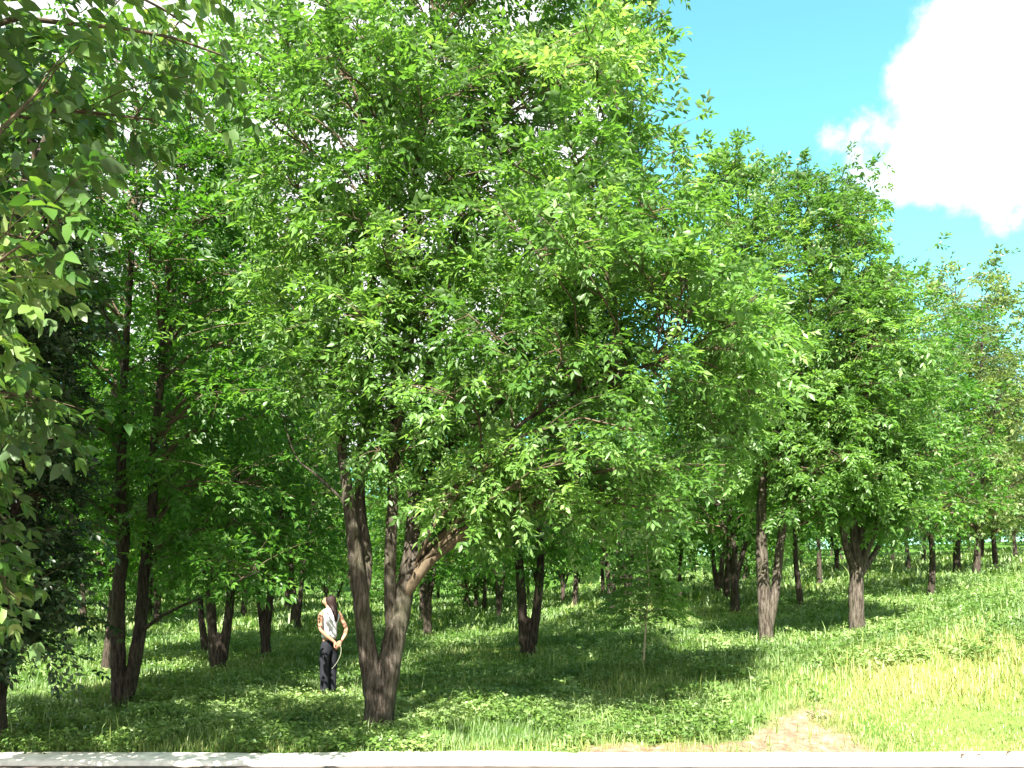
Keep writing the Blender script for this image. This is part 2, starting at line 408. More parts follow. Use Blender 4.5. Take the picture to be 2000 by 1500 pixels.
tag(t, 'tree whose short thick trunk fans into five pale stems above the sunny bank', 'tree')

# ---- near tree at the left edge: broad leaves close to the lens
org = np.array([-6.3, 7.3, 0.0])
org[2] = 0.0
stems = [
    (np.array([[0, 0, -.1], [0, 0, .4], [.05, .1, 1.4], [.1, .2, 2.6], [.3, .3, 4.0], [.5, .2, 5.6], [.7, 0, 7.2], [.9, -.1, 8.6]]), np.array([.26, .2, .18, .16, .13, .10, .06, .02])),
    (np.array([[.1, .2, 2.4], [.6, -.3, 3.2], [1.3, -.8, 4.2], [2.1, -1.2, 5.2], [2.9, -1.4, 6.0]]), np.array([.1, .085, .065, .045, .02])),
    (np.array([[.1, .2, 2.0], [.2, .9, 3.0], [.6, 1.6, 4.2], [1.0, 2.0, 5.6], [1.5, 2.1, 7.0]]), np.array([.1, .085, .065, .045, .02])),
    (np.array([[.05, .1, 1.7], [.5, -.5, 2.3], [1.1, -1.0, 2.8], [1.8, -1.4, 3.1]]), np.array([.08, .06, .04, .015])),
]
env = px_env([(-110, 560, 6.6, 160, 420, 1.5, 1.1), (-110, 1010, 6.6, 125, 230, 1.3, .9), (100, 110, 6.4, 190, 150, 1.4, 1.0), (300, -20, 6.9, 230, 110, 1.2, .8),
              (60, 350, 5.8, 110, 180, .8, .8), (260, 260, 7.4, 120, 130, .7, .5), (-300, 400, 7.2, 300, 600, 2.0, .6), (-100, 750, 8.0, 200, 260, 1.2, 1.0)], org)
env.append((np.array([-3.5, 4.6, 6.7]) - org, np.array([1.7, 1.3, .8]), .8))  # extra crown lobe above the view, added to shade the big trunk and left grass
t = make_tree('broadleaf_tree', org, stems, env, 41, boughs=80, tips=8, sigma=.24, leaves=5, pairs=2, ll=.135, lw=.068, rl=.23, fine=True,
              leafm='leaf_near', min_z=1.2, droop=.6, up_bias=0.1, smooth=True)
tag(t, 'overhanging broad-leaved tree close to the lens, its large pale leaves hanging down the left edge', 'tree')

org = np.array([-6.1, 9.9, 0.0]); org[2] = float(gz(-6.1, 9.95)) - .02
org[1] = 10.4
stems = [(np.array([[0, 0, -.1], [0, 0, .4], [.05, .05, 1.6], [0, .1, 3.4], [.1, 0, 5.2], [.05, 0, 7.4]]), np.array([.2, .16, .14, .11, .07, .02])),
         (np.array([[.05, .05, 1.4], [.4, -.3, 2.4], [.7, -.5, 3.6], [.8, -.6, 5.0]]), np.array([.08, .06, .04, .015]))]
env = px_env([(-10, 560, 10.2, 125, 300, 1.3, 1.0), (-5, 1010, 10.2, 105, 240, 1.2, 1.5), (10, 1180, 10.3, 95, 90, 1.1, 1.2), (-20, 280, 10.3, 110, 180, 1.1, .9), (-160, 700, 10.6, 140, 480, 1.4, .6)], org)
t = make_tree('shade_toned_tree', org, stems, env, 43, boughs=135, tips=11, sigma=.28, leaves=9, pairs=3, ll=.10, lw=.042, rl=.2, fine=False,
              leafm='leaf_shade', barkm='bark_dark', min_z=.6)
tag(t, 'dense tree, its leaf colour darkened for shade, filling the left edge behind the large hanging leaves', 'tree')

# ------------------------------------------------------------------ grove trees behind
def proto(seed, kind, h=10.0, cw=2.15, leafm='leaf_deep', base=2.35, r=.13, dens=1.0):
    rg = np.random.default_rng(seed)
    st = []
    def stem(x0, y0, z0, x1, y1, r0, z1=None):
        z1 = z1 or h * .93
        n = 7; f = np.linspace(0, 1, n)
        p = np.stack([x0 + (x1 - x0) * f ** .8, y0 + (y1 - y0) * f ** .8, z0 + (z1 - z0) * f], 1)
        p[1:-1, :2] += rg.normal(0, .05, (n - 2, 2))
        return p, r0 * (1 - f) ** .8 + .012
    if kind == 'single':
        p, q = stem(0, 0, -.1, .3, .1, r); q[0] *= 1.3; st.append((p, q))
        st.append(stem(.03, .03, 3.0, -.9, .4, r * .5, h * .8)); st.append(stem(.05, 0, 2.6, 1.1, -.3, r * .5, h * .75))
    elif kind == 'vee':
        p = np.array([[0, 0, -.1], [0, 0, .3], [-.05, 0, .7]]); st.append((p, np.array([r * 1.4, r * 1.15, r])))
        st.append(stem(-.03, 0, .5, -.9, .1, r * .8)); st.append(stem(.03, 0, .5, .95, -.1, r * .75, h * .88))
    elif kind == 'parallel':
        p = np.array([[0, 0, -.1], [0, 0, .4], [0, 0, .9]]); st.append((p, np.array([r * 1.7, r * 1.4, r * 1.15])))
        st.append(stem(-.09, 0, .3, -.5, .3, r * .95)); st.append(stem(.10, 0, .3, .6, -.2, r * .9, h * .9))
    else:
        p = np.array([[0, 0, -.1], [0, 0, .5], [0, 0, 1.2]]); st.append((p, np.array([r * 1.6, r * 1.3, r * 1.15])))
        for a in (0.3, 1.9, 3.3, 4.9):
            st.append(stem(.04 * math.cos(a), .04 * math.sin(a), 1.0, 1.25 * math.cos(a), 1.25 * math.sin(a), r * .62, h * rg.uniform(.78, .92)))
    env = [(np.array([0, 0, base + (h - base) * .35]), np.array([cw, cw, (h - base) * .36]), 1.0),
           (np.array([.1, 0, base + (h - base) * .68]), np.array([cw * .75, cw * .75, (h - base) * .33]), 1.0),
           (np.array([-.5, .3, base + .8]), np.array([cw * .9, cw * .9, .9]), .6)]
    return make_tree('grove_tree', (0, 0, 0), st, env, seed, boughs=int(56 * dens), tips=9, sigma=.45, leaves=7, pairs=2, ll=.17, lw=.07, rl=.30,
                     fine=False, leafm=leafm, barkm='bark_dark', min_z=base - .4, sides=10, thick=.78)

protos = {'single': proto(101, 'single', r=.12), 'single2': proto(102, 'single', h=9.3, cw=1.75, r=.09), 'vee': proto(103, 'vee'),
          'parallel': proto(104, 'parallel', h=10.4, r=.15), 'fan': proto(105, 'fan', h=9.6, cw=2.15), 'olive': proto(106, 'single', h=11.0, cw=2.3, leafm='leaf_olive', base=1.9),
          'low': proto(107, 'vee', h=9.2, cw=2.2, base=1.2), 'low2': proto(108, 'single', h=8.6, cw=2.0, r=.1, base=1.0)}
used = set()
def place(kind, x, y, rz, s, label, group):
    pr = protos[kind]
    if kind in used: o = copy_tree(pr)
    else: o = pr; used.add(kind)
    o.location = (float(x), float(y), float(gz(x, y)) - .03); o.rotation_euler = (0, 0, rz); o.scale = (s, s, s)
    tag(o, label, 'tree', group)
    return o

G = 'trees planted through the grove'
grove = [
    ('single2', 205, 1312, .3, .95, 'thin straight trunk just left of the two joined trunks in the left shade'),
    ('parallel', 426, 1312, .5, .9, 'dark twin-trunked tree in the left shade, nearest behind the woman'),
    ('single2', 403, 1274, 2.0, 1.0, 'thin dark trunk standing close behind the left side of the dark twin trunks'),
    ('vee', 519, 1284, .0, 1.0, 'narrow V-forked tree between the dark twin trunks and the woman'),
    ('vee', 581, 1234, .2, 1.02, 'small V-forked tree deep in the grove just left of the woman'),
    ('parallel', 1031, 1282, .1, 1.0, 'tree with two close parallel trunks, first to the right behind the big tree'),
    ('single', 1121, 1186, 1.0, 1.0, 'straight dark trunk in mid grove, second to the right of the parallel trunks'),
    ('vee', 1195, 1202, -.4, .95, 'dark trunk with a thin right-leaning second stem, left of the pale sapling'),
    ('single2', 1330, 1178, .7, 1.0, 'short visible dark trunk under low bright leaves right of the sapling'),
    ('fan', 1436, 1196, .8, 1.0, 'dark trunk opening like a goblet, just left of the tall two-stemmed tree'),
    ('single2', 1565, 1180, 2.4, 1.0, 'slim dark trunk right of the tall two-stemmed tree'),
    ('single', 1601, 1137, 2.9, .95, 'far trunk midway between the slim trunk and the five-stemmed tree'),
    ('single', 1818, 1162, 1.7, .8, 'low-crowned tree with a short black trunk on the bank behind the five-stemmed tree'),
    ('vee', 975, 1207, .6, .95, 'far V-forked trunk behind the left of the parallel-trunk tree'),
    ('single2', 907, 1183, .2, 1.0, 'left of a far pair of thin trunks seen right of the big tree'),
    ('fan', 930, 1183, 1.4, .9, 'branching one of a far pair of thin trunks seen right of the big tree'),
    ('parallel', 1226, 1168, .9, .95, 'far forked trunk between the right-leaning stem and the sapling'),
    ('single', 1178, 1160, 3.3, .95, 'far brown trunk just left of the dark trunk with a right-leaning stem'),
    ('single2', 1099, 1150, 4.0, 1.0, 'thin distant trunk, first to the right of the parallel trunks'),
    ('single', 166, 1232, 5.0, 1.0, 'far trunk in the sunlit gap at the left edge'),
    ('single', 475, 1205, 2.2, 1.0, 'far trunk between the dark twin trunks and the V-forked tree'),
    ('single', 1418, 1172, .1, 1.0, 'brown trunk half hidden behind the goblet-shaped tree'),
    ('fan', 1051, 1176, 2.2, 1.0, 'far tree half hidden behind the right of the parallel trunks'),
    ('olive', 1908, 1128, .5, .95, 'tall olive-green tree on the slope at the right edge, left trunk of two'),
    ('olive', 1946, 1112, 2.6, .78, 'olive-green tree on the slope at the right edge, right trunk of two'),
    ('olive', 1868, 1116, 4.1, 1.1, 'tallest olive-green crown behind the short black trunk on the bank'),
]
spots = []
for k, px, py, rz, s, lab in grove:
    h = hit(px, py); spots.append(h[:2]); place(k, h[0], h[1], rz, s, lab, G)

# the rest of the planting, row on row to the back
kinds = ['single', 'single2', 'vee', 'fan', 'parallel']
rg = np.random.default_rng(5)
row = 0; y = 19.5
fixed = [main.location[:2], (-6.1, 10.4), (-6.1, 13.9), (4.9, 17.0), (7.5, 20)]
while y < 135:
    half = y * 0.62 + 3
    x = -half + rg.uniform(0, 3)
    while x < half:
        xx, yy = x + rg.normal(0, .7), y + rg.normal(0, .9)
        d_ok = min(np.hypot(xx - a, yy - b) for a, b in list(spots) + fixed) > 3.2
        pxx = 1000 + xx / yy * F
        # keep the sky open at the right and the view under the crowns as it is
        hidden = (pxx > 1780 and yy < 40) or (yy < 26 and (560 < pxx < 1010 or 1050 < pxx < 1480 or pxx > 1500))
        if d_ok and not hidden and rg.random() < (.92 if yy < 50 else .9):
            if pxx > 1770 and yy < 55: place('olive', xx, yy, rg.uniform(0, 6), rg.uniform(.8, .95), 'olive tree among others on the far right slope', 'olive trees on the far right slope')
            else: place(kinds[rg.integers(5)] if yy < 44 else ('low', 'low2', 'fan')[rg.integers(3)], xx, yy, rg.uniform(0, 6), rg.uniform(.88, 1.06), 'one of many slim trees filling the back of the grove', 'slim trees at the back of the grove')
            spots.append((xx, yy))
        x += rg.uniform(4.2, 6.0) * (1 + max(0, yy - 45) / 60)
    y += 4.6 * (1 + max(0, y - 45) / 60)

for a, b in ((-9.2, 52), (-12.5, 64), (-15.5, 80), (-5.5, 66), (31, 62), (37, 70), (44, 78), (40, 60), (52, 84), (60, 95), (9, 100), (15, 96)):
    place('low', a, b, a, 1.0, 'one of many slim trees filling the back of the grove', 'slim trees at the back of the grove')

# ------------------------------------------------------------------ sapling
org = hit(1256, 1306); D = org[1]
rt = empty('sapling', org)
tb = Tubes()
q, r = px_stem([(1256, 1318, D, .02), (1257, 1290, D, .018), (1260, 1240, D, .016), (1263, 1190, D, .014), (1267, 1130, D, .011), (1262, 1060, D, .008), (1266, 985, D, .004)], org)
q, r = resample(q, r, 24); tb.add(q, r, 8)
lp, ld = [], []
rg = np.random.default_rng(77)
for a, b, dx, dz in [(1260, 1235, .16, .05), (1262, 1225, .2, -.03), (1258, 1262, .13, .01), (1257, 1275, -.08, .03), (1264, 1195, .12, .1)]:
    p = P(a, b, D) - org; e = p + np.array([dx, rg.normal(0, .05), dz]); tb.add(np.array([p, (p + e) / 2 + [0, 0, .02], e]), [.005, .004, .003], 4); lp.append(e); ld.append([dx, -.05, dz - .02])
for k in range(420):
    f = rg.uniform(.42, 1); i = int(f * 23); w = .8 * (1.2 - f)
    a = rg.uniform(0, 6.28); e = q[i] + np.array([math.cos(a), math.sin(a), .15]) * w * rg.uniform(.4, 1.1)
    if k % 2 == 0: tb.add(np.array([q[i], (q[i] + e) / 2 + [0, 0, .03], e]), [.005, .004, .002], 3)
    lp.append(e); ld.append([math.cos(a), math.sin(a), .1])
tb.build('stem', plain_mat('pale_stem', (.42, .36, .24), .8, .2, 30), rt)
V, Fc, T = make_leaves(np.array(lp), np.array(ld), np.full(len(lp), .85), rg, 3, .14, .055, .26, True)
mesh_from('leaves', V, Fc, M['leaf'], rt, {'tint': np.clip(T * .6 + .3, 0, 1)}, smooth_shade=False)
tag(rt, 'slender sapling with a bare pale stem standing in the sunny grass edge', 'sapling')

# ------------------------------------------------------------------ ground
def grid_axis(lo, hi, c0, c1, fine, grow=1.12):
    a = [c0]
    while a[-1] < c1: a.append(a[-1] + fine)
    s = fine
    while a[-1] < hi: s *= grow; a.append(min(hi, a[-1] + s))
    b = []; s = fine; v = c0
    while v > lo: s *= grow; v = max(lo, v - s); b.append(v)
    return np.array(b[::-1] + a)

def dirt_amount(x, y):
    """bare reddish soil along the kerb and below the bank"""
    n = vnoise(x, y, 1.3, 5) * .6 + vnoise(x, y, 4.0, 6) * .4
    strip = smooth(.3, 1.0, x) * (1 - smooth(3.6, 4.6, x)) * (1 - smooth(10.1, 10.75, y + (n - .5) * .9))
    c = np.exp(-(((x - 3.3 - .35 * (y - 10.2)) / .65) ** 2 + ((y - 10.6) / 1.3) ** 2)) * (.55 + .9 * vnoise(x, y, 1.9, 41))
    c2 = np.exp(-(((x - 4.6) / .9) ** 2 + ((y - 11.9) / .35) ** 2)) * .6
    return smooth(.12, .85, (strip * .8 + c * 1.05 + c2 * .8 - .12) * (0.25 + 1.5 * n))

def dry_amount(x, y):
    """straw coloured grass at the foot of the right bank"""
    px = 1000 + x / y * F
    a = .42 * smooth(4.0, 5.6, x) * (1 - smooth(12.5, 15.5, y))
    return a * (.55 + .45 * vnoise(x, y, .9, 8))

xs = grid_axis(-300, 300, -9, 9, .14); ys = grid_axis(9.5, 420, 9.5, 20, .14)
X, Y = np.meshgrid(xs, ys); Z = gz(X, Y)
nx, ny = len(xs), len(ys)
idx = np.arange(nx * ny).reshape(ny, nx)
q = np.stack([idx[:-1, :-1], idx[:-1, 1:], idx[1:, 1:], idx[1:, :-1]], -1).reshape(-1, 4)
dz = dirt_amount(X, Y)
Z = Z + dz * (vnoise(X, Y, 6, 9) - .5) * .08 * smooth(9.8, 10.1, Y) - .03 * (1 - smooth(9.5, 9.8, Y))
m, nt, out = new_mat('ground_soil')
tc = N(nt, 'ShaderNodeTexCoord')
n1 = N(nt, 'ShaderNodeTexNoise'); n1.inputs['Scale'].default_value = 1.1; n1.inputs['Detail'].default_value = 9; n1.inputs['Roughness'].default_value = .65
nt.links.new(tc.outputs['Object'], n1.inputs[0])
gr = ramp(nt, n1.outputs[0], [(.3, (.035, .085, .012)), (.5, (.065, .14, .02)), (.7, (.11, .19, .035))])
n2 = N(nt, 'ShaderNodeTexNoise'); n2.inputs['Scale'].default_value = 7; n2.inputs['Detail'].default_value = 8; n2.inputs['Roughness'].default_value = .7
nt.links.new(tc.outputs['Object'], n2.inputs[0])
so = ramp(nt, n2.outputs[0], [(.32, (.13, .085, .055)), (.5, (.25, .17, .11)), (.68, (.42, .32, .22))])
at = N(nt, 'ShaderNodeAttribute', attribute_name='dirt')
mx = N(nt, 'ShaderNodeMix', data_type='RGBA'); nt.links.new(at.outputs['Fac'], mx.inputs[0]); nt.links.new(gr.outputs[0], mx.inputs[6]); nt.links.new(so.outputs[0], mx.inputs[7])
at2 = N(nt, 'ShaderNodeAttribute', attribute_name='dry')
mx2 = N(nt, 'ShaderNodeMix', data_type='RGBA'); nt.links.new(at2.outputs['Fac'], mx2.inputs[0]); nt.links.new(mx.outputs[2], mx2.inputs[6]); mx2.inputs[7].default_value = (.34, .33, .11, 1)
p = N(nt, 'ShaderNodeBsdfPrincipled'); p.inputs['Roughness'].default_value = .95; p.inputs['Specular IOR Level'].default_value = .1
nt.links.new(mx2.outputs[2], p.inputs['Base Color'])
b = N(nt, 'ShaderNodeBump'); b.inputs['Strength'].default_value = .7; b.inputs['Distance'].default_value = .05
nt.links.new(n2.outputs[0], b.inputs['Height']); nt.links.new(b.outputs[0], p.inputs['Normal']); nt.links.new(p.outputs[0], out.inputs[0])
g = mesh_from('ground', np.stack([X, Y, Z], -1).reshape(-1, 3), [q], m, None, {'dirt': dz.ravel(), 'dry': (dry_amount(X, Y) * (1 - dz) * .8).ravel()})
tag(g, kind='structure')

def boxmesh(name, x0, x1, y0, y1, z0, z1, mat, nseg=1):
    bm = bmesh.new(); bmesh.ops.create_cube(bm, size=1)
    for v in bm.verts: v.co = ((x0 + x1) / 2 + v.co.x * (x1 - x0), (y0 + y1) / 2 + v.co.y * (y1 - y0), (z0 + z1) / 2 + v.co.z * (z1 - z0))
    me = bpy.data.meshes.new(name); bm.to_mesh(me); bm.free(); me.materials.append(mat)
    o = bpy.data.objects.new(name, me); COL.objects.link(o)
    return o
ZR = -.04
m_kerb = plain_mat('pale_concrete', (.82, .77, .69), .9, .2, 9)
m_road = plain_mat('dusty_road', (.085, .062, .05), .95, .4, 5)
# kerb: a long slab with a worn, rounded road edge
kx = np.arange(-80, 80.01, .25); prof = [(9.21, -.30), (9.21, -.05), (9.225, -.012), (9.26, .0), (9.74, .0), (9.82, -.02), (9.84, -.3)]
KV = []
for i, x in enumerate(kx):
    for (yy, zz) in prof:
        wob = (float(vnoise(x, yy, .5, 31)) - .5) * (.05 if yy < 9.5 else .16) + (float(vnoise(x, yy * 3, 3.0, 33)) - .5) * .02
        KV.append((x, yy + wob, zz + (float(vnoise(x, yy, 2, 32)) - .5) * .008 + (.012 if zz > -.04 else 0)))
k = len(prof); i = np.arange(len(kx) - 1)[:, None] * k; j = np.arange(k - 1)[None]
o = mesh_from('kerb', KV, [np.stack([i + j, i + k + j, i + k + j + 1, i + j + 1], -1).reshape(-1, 4)[:, ::-1]], m_kerb)
tag(o, kind='structure')
o = boxmesh('road', -80, 80, -60, 9.3, -.4, ZR, m_road); tag(o, kind='structure')

# ------------------------------------------------------------------ grass and weeds
def scatter(n, y0, y1, power=1.0, margin=1.06, rg=rng):
    u = rg.random(n) ** power
    y = y0 + (y1 - y0) * u
    x = (rg.random(n) * 2 - 1) * (y * .5775 * margin + .4)
    return x, y

def blades(n, y0, y1, hmin, hmax, wid, seed, power=1.0):
    rg = np.random.default_rng(seed)
    x, y = scatter(n, y0, y1, power, rg=rg)
    cl = vnoise(x, y, 1.6, 11) * .5 + vnoise(x, y, 5, 12) * .5
    dirt = dirt_amount(x, y); dry = dry_amount(x, y)
    keep = (rg.random(n) > dirt * .93) & (rg.random(n) < .35 + cl)
    x, y, cl, dry = x[keep], y[keep], cl[keep], dry[keep]; n = len(x)
    z = gz(x, y)
    h = (hmin + (hmax - hmin) * rg.random(n) ** 1.6) * (.55 + .9 * cl)
    # short sward at the bottom right, taller seeding grass behind it
    lawn = smooth(3.7, 4.6, x) * (1 - smooth(11.3, 12.2, y))
    tall = .35 * smooth(4.4, 5.8, x) * smooth(11.2, 12, y) * (1 - smooth(13.3, 14.2, y))
    h = h * (1 + 1.3 * (rg.random(n) > .975) * (1 - lawn))
    h = h * (1 - .6 * lawn) * (1 + .7 * tall)
    a = rg.uniform(0, 2 * np.pi, n); lean = rg.uniform(.1, .75, n) * h
    dx, dy = np.cos(a), np.sin(a); wx, wy = -dy, dx
    w = wid * rg.uniform(.6, 1.3, n) * (1 + (y - 10) * .02)
    def pt(f, lat, hh): return np.stack([x + dx * lean * f + wx * w * lat, y + dy * lean * f + wy * w * lat, z - .01 + h * hh], 1)
    V = np.stack([pt(0, -.5, 0), pt(0, .5, 0), pt(.35, -.42, .6), pt(.35, .42, .6), pt(1, 0, .98)], 1).reshape(-1, 3)
    b = (np.arange(n) * 5)[:, None]
    tint = np.clip(.31 + .55 * (vnoise(x, y, .7, 13) - .38) + rg.normal(0, .11, n) + dry * .42 + .12 * smooth(0, 3, x) * (1 - smooth(12.5, 15, y)) + tall * rg.random(n) * .22, 0, 1)
    return V, [b + np.array([[0, 1, 3, 2]]), b + np.array([[2, 3, 4]])], np.repeat(tint, 5)

def merge(parts):
    V, T, fs, n = [], [], {}, 0
    for v, fl, t in parts:
        for f in fl: fs.setdefault(f.shape[1], []).append(f + n)
        V.append(v); T.append(t); n += len(v)
    return np.concatenate(V), [np.concatenate(f) for f in fs.values()], np.concatenate(T)

V, Fc, T = merge([blades(130000, 9.72, 15.5, .04, .17, .010, 61), blades(90000, 15, 30, .05, .17, .020, 62, 1.3), blades(50000, 29, 75, .10, .34, .05, 63, 1.5)])
o = mesh_from('grass', V, Fc, M['grass'], None, {'tint': T}, smooth_shade=False); tag(o, kind='stuff')

def weeds(n, y0, y1, seed, size, power=1.0):
    rg = np.random.default_rng(seed)
    x, y = scatter(n, y0, y1, power, rg=rg)
    cl = vnoise(x, y, .9, 21) * .6 + vnoise(x, y, 3, 22) * .4
    keep = (rg.random(n) > dirt_amount(x, y) * 1.4) & (cl > .42) & ~((x > 4.1) & (y < 13.2))
    x, y = x[keep], y[keep]; n = len(x); z = gz(x, y)
    P_, D_ = [], []
    for _ in range(3):
        a = rg.uniform(0, 6.28, n); hh = rg.uniform(.02, .16, n)
        P_.append(np.stack([x + rg.normal(0, .05, n), y + rg.normal(0, .05, n), z + hh], 1)); D_.append(np.stack([np.cos(a), np.sin(a), rg.uniform(-.1, .7, n)], 1))
    P_ = np.concatenate(P_); D_ = np.concatenate(D_)
    return make_leaves(P_, D_, size * rg.uniform(.6, 1.3, len(P_)), rg, 1, .11, .06, .08, False, .3, np.tile(np.clip(vnoise(x, y, 1.1, 23) + rg.normal(0, .15, n), 0, 1), 3))
V, Fc, T = merge([weeds(9500, 9.68, 13.5, 71, .6), weeds(11000, 13, 30, 72, .7, 1.2), weeds(6000, 30, 70, 73, 1.5)])
o = mesh_from('ground_cover', V, Fc, M['weed'], None, {'tint': T}, smooth_shade=False); tag(o, kind='stuff')

# ------------------------------------------------------------------ the woman
def skin_obj(name, chains, mat, parent, levels=2, root=0):
    """chains: list of lists of (key, (x,y,z), (rx,ry)); a repeated key joins chains"""
    keys, co, rad, ed = {}, [], [], []
    for ch in chains:
        prev = None
        for kk, c, r in ch:
            if kk not in keys:
                keys[kk] = len(co); co.append(c); rad.append(r)
            if prev is not None: ed.append((prev, keys[kk]))
            prev = keys[kk]
    me = bpy.data.meshes.new(name); me.from_pydata(co, ed, []); me.materials.append(mat)
    o = bpy.data.objects.new(name, me); COL.objects.link(o); o.parent = parent
    md = o.modifiers.new('skin', 'SKIN'); md.use_smooth_shade = True; md.branch_smoothing = .4
    if not me.skin_vertices: me.attributes.new('skin', 'FLOAT', 'POINT')
    sv = me.skin_vertices[0].data
    for i, r in enumerate(rad): sv[i].radius = r if isinstance(r, tuple) else (r, r); sv[i].use_root = (i == root)
    s = o.modifiers.new('smooth', 'SUBSURF'); s.levels = levels; s.render_levels = levels
    return o

m_skin = plain_mat('skin', (.46, .24, .15), .55, .06, 8)
m_top = plain_mat('white_cotton', (.74, .74, .76), .9, .06, 14)
m_pants = plain_mat('black_trousers', (.012, .013, .018), .85, .3, 25)
m_hair = plain_mat('dark_hair', (.022, .010, .008), .7, .4, 40)
m_shoe = plain_mat('dark_shoe', (.03, .028, .027), .7, .2, 20)
ft = hit(643, 1362)
W = empty('person', ft, math.radians(48)); W.scale = (1.03, 1.03, 1.03)
fx, fy = -.62, .78                                     # the head looks further left than the body
hx = lambda a, b, c: (.0 + fx * a + fy * b, .015 + fy * a - fx * b, c)
hd = (.0, .015)
body = [
    [('pel', (0, 0, .88), (.125, .095)), ('wst', (0, .0, 1.02), (.105, .08)), ('rib', (0, -.005, 1.16), (.12, .088)), ('cst', (0, -.01, 1.29), (.125, .088)),
     ('col', (0, -.012, 1.375), (.075, .06)), ('nk', (0, .0, 1.425), .05), ('hb', (0, .01, 1.47), (.058, .06)), ('hm', (0, .015, 1.525), (.077, .085)), ('ht', (0, .008, 1.585), (.066, .072))],
    [('hm', None, None), ('chin', hx(.07, 0, 1.462), .03)],
    [('hm', None, None), ('nose', hx(.108, 0, 1.515), .012)],
    [('pel', None, None), ('hipL', (-.085, 0, .83), .088), ('knL', (-.095, .015, .47), .058), ('anL', (-.10, -.01, .09), .04), ('toL', (-.12, .13, .035), .036)],
    [('pel', None, None), ('hipR', (.085, 0, .83), .088), ('knR', (.095, .06, .47), .058), ('anR', (.10, .06, .09), .04), ('toR', (.12, .20, .035), .036)],
    [('cst', None, None), ('shL', (-.165, -.012, 1.335), .050), ('uaL', (-.215, -.05, 1.2), .040), ('elL', (-.235, -.10, 1.08), .035), ('faL', (-.14, -.16, .97), .031), ('wrL', (-.055, -.19, .895), .023), ('paL', (-.015, -.2, .85), (.034, .017))],
    [('cst', None, None), ('shR', (.165, -.012, 1.335), .050), ('uaR', (.21, -.06, 1.21), .040), ('elR', (.24, -.125, 1.09), .035), ('faR', (.17, -.185, .99), .031), ('wrR', (.095, -.215, .92), .023), ('paR', (.05, -.225, .875), (.034, .017))],
]
def fingers(tagk, palm, dirs, n0):
    out = []
    p = np.array(palm); d = np.array(dirs, float); d /= np.linalg.norm(d)
    sd = np.cross(d, [0, 1, 0]); sd /= np.linalg.norm(sd)
    for i, (o_, L) in enumerate([(-.026, .062), (-.009, .074), (.009, .07), (.026, .055)]):
        a = p + sd * o_ + d * .03; b_ = a + d * L * .5 + np.array([0, .006, 0]); c = b_ + d * L * .45 + np.array([0, .026, 0])
        out.append([(n0, None, None), (f'{tagk}a{i}', tuple(a), .0095), (f'{tagk}b{i}', tuple(b_), .0085), (f'{tagk}c{i}', tuple(c), .007)])
    a = p - sd * .034 - d * .005; b_ = a - sd * .012 + d * .03; c = b_ + d * .024
    out.append([(n0, None, None), (f'{tagk}ta', tuple(a), .011), (f'{tagk}tb', tuple(b_), .0095), (f'{tagk}tc', tuple(c), .0075)])
    return out
body += fingers('L', (-.015, -.2, .85), (.35, -.05, -.9), 'paL') + fingers('R', (.05, -.225, .875), (-.55, -.05, -.8), 'paR')
reg = {}
for ch in body:
    for i, (kk, c, r) in enumerate(ch):
        if c is not None: reg[kk] = (c, r)
body = [[(kk, *reg[kk]) for kk, c, r in ch] for ch in body]
skin_obj('body', body, m_skin, W)
skin_obj('top', [[('a', (0, 0, .90), (.152, .128)), ('b', (0, 0, 1.03), (.135, .108)), ('c', (0, -.005, 1.16), (.145, .115)), ('d', (0, -.01, 1.29), (.155, .115)), ('e', (0, -.012, 1.375), (.14, .08)), ('f', (0, -.01, 1.415), (.075, .062))],
                 [('d', (0, -.01, 1.29), (.155, .115)), ('l', (-.16, -.012, 1.365), (.06, .068))], [('d', (0, -.01, 1.29), (.155, .115)), ('r', (.16, -.012, 1.365), (.06, .068))]], m_top, W)
skin_obj('trousers', [[('w', (0, 0, .985), (.118, .095)), ('p', (0, -.01, .87), (.145, .118)), ('hl', (-.085, -.005, .78), (.1, .1)), ('kl', (-.097, .012, .47), (.072, .075)), ('cl', (-.10, -.005, .25), (.068, .072)), ('al', (-.10, -.008, .06), (.066, .07))],
                      [('p', (0, -.01, .87), (.145, .118)), ('hr', (.085, .0, .78), (.1, .1)), ('kr', (.097, .05, .47), (.072, .075)), ('cr', (.10, .055, .25), (.068, .072)), ('ar', (.10, .055, .06), (.066, .07))]], m_pants, W)
skin_obj('hair', [[('t', hx(-.015, 0, 1.61), (.062, .075)), ('m', hx(-.03, 0, 1.56), (.096, .1)), ('b', hx(-.045, 0, 1.495), (.094, .088)), ('n', hx(-.07, .01, 1.43), (.09, .065)), ('s', (.03, -.12, 1.345), (.072, .042)), ('e', (.035, -.132, 1.26), (.05, .03)), ('z', (.035, -.13, 1.19), (.02, .014))]], m_hair, W)
for sx, yy in ((-.1, 0), (.1, .065)):
    skin_obj('shoe', [[('h', (sx, yy - .05, .045), (.036, .04)), ('m', (sx * 1.05, yy + .05, .042), (.04, .036)), ('t', (sx * 1.2, yy + .15, .03), (.036, .026))]], m_shoe, W)
tag(W, 'woman in white sleeveless top and black trousers, hands clasped behind her back', 'person')
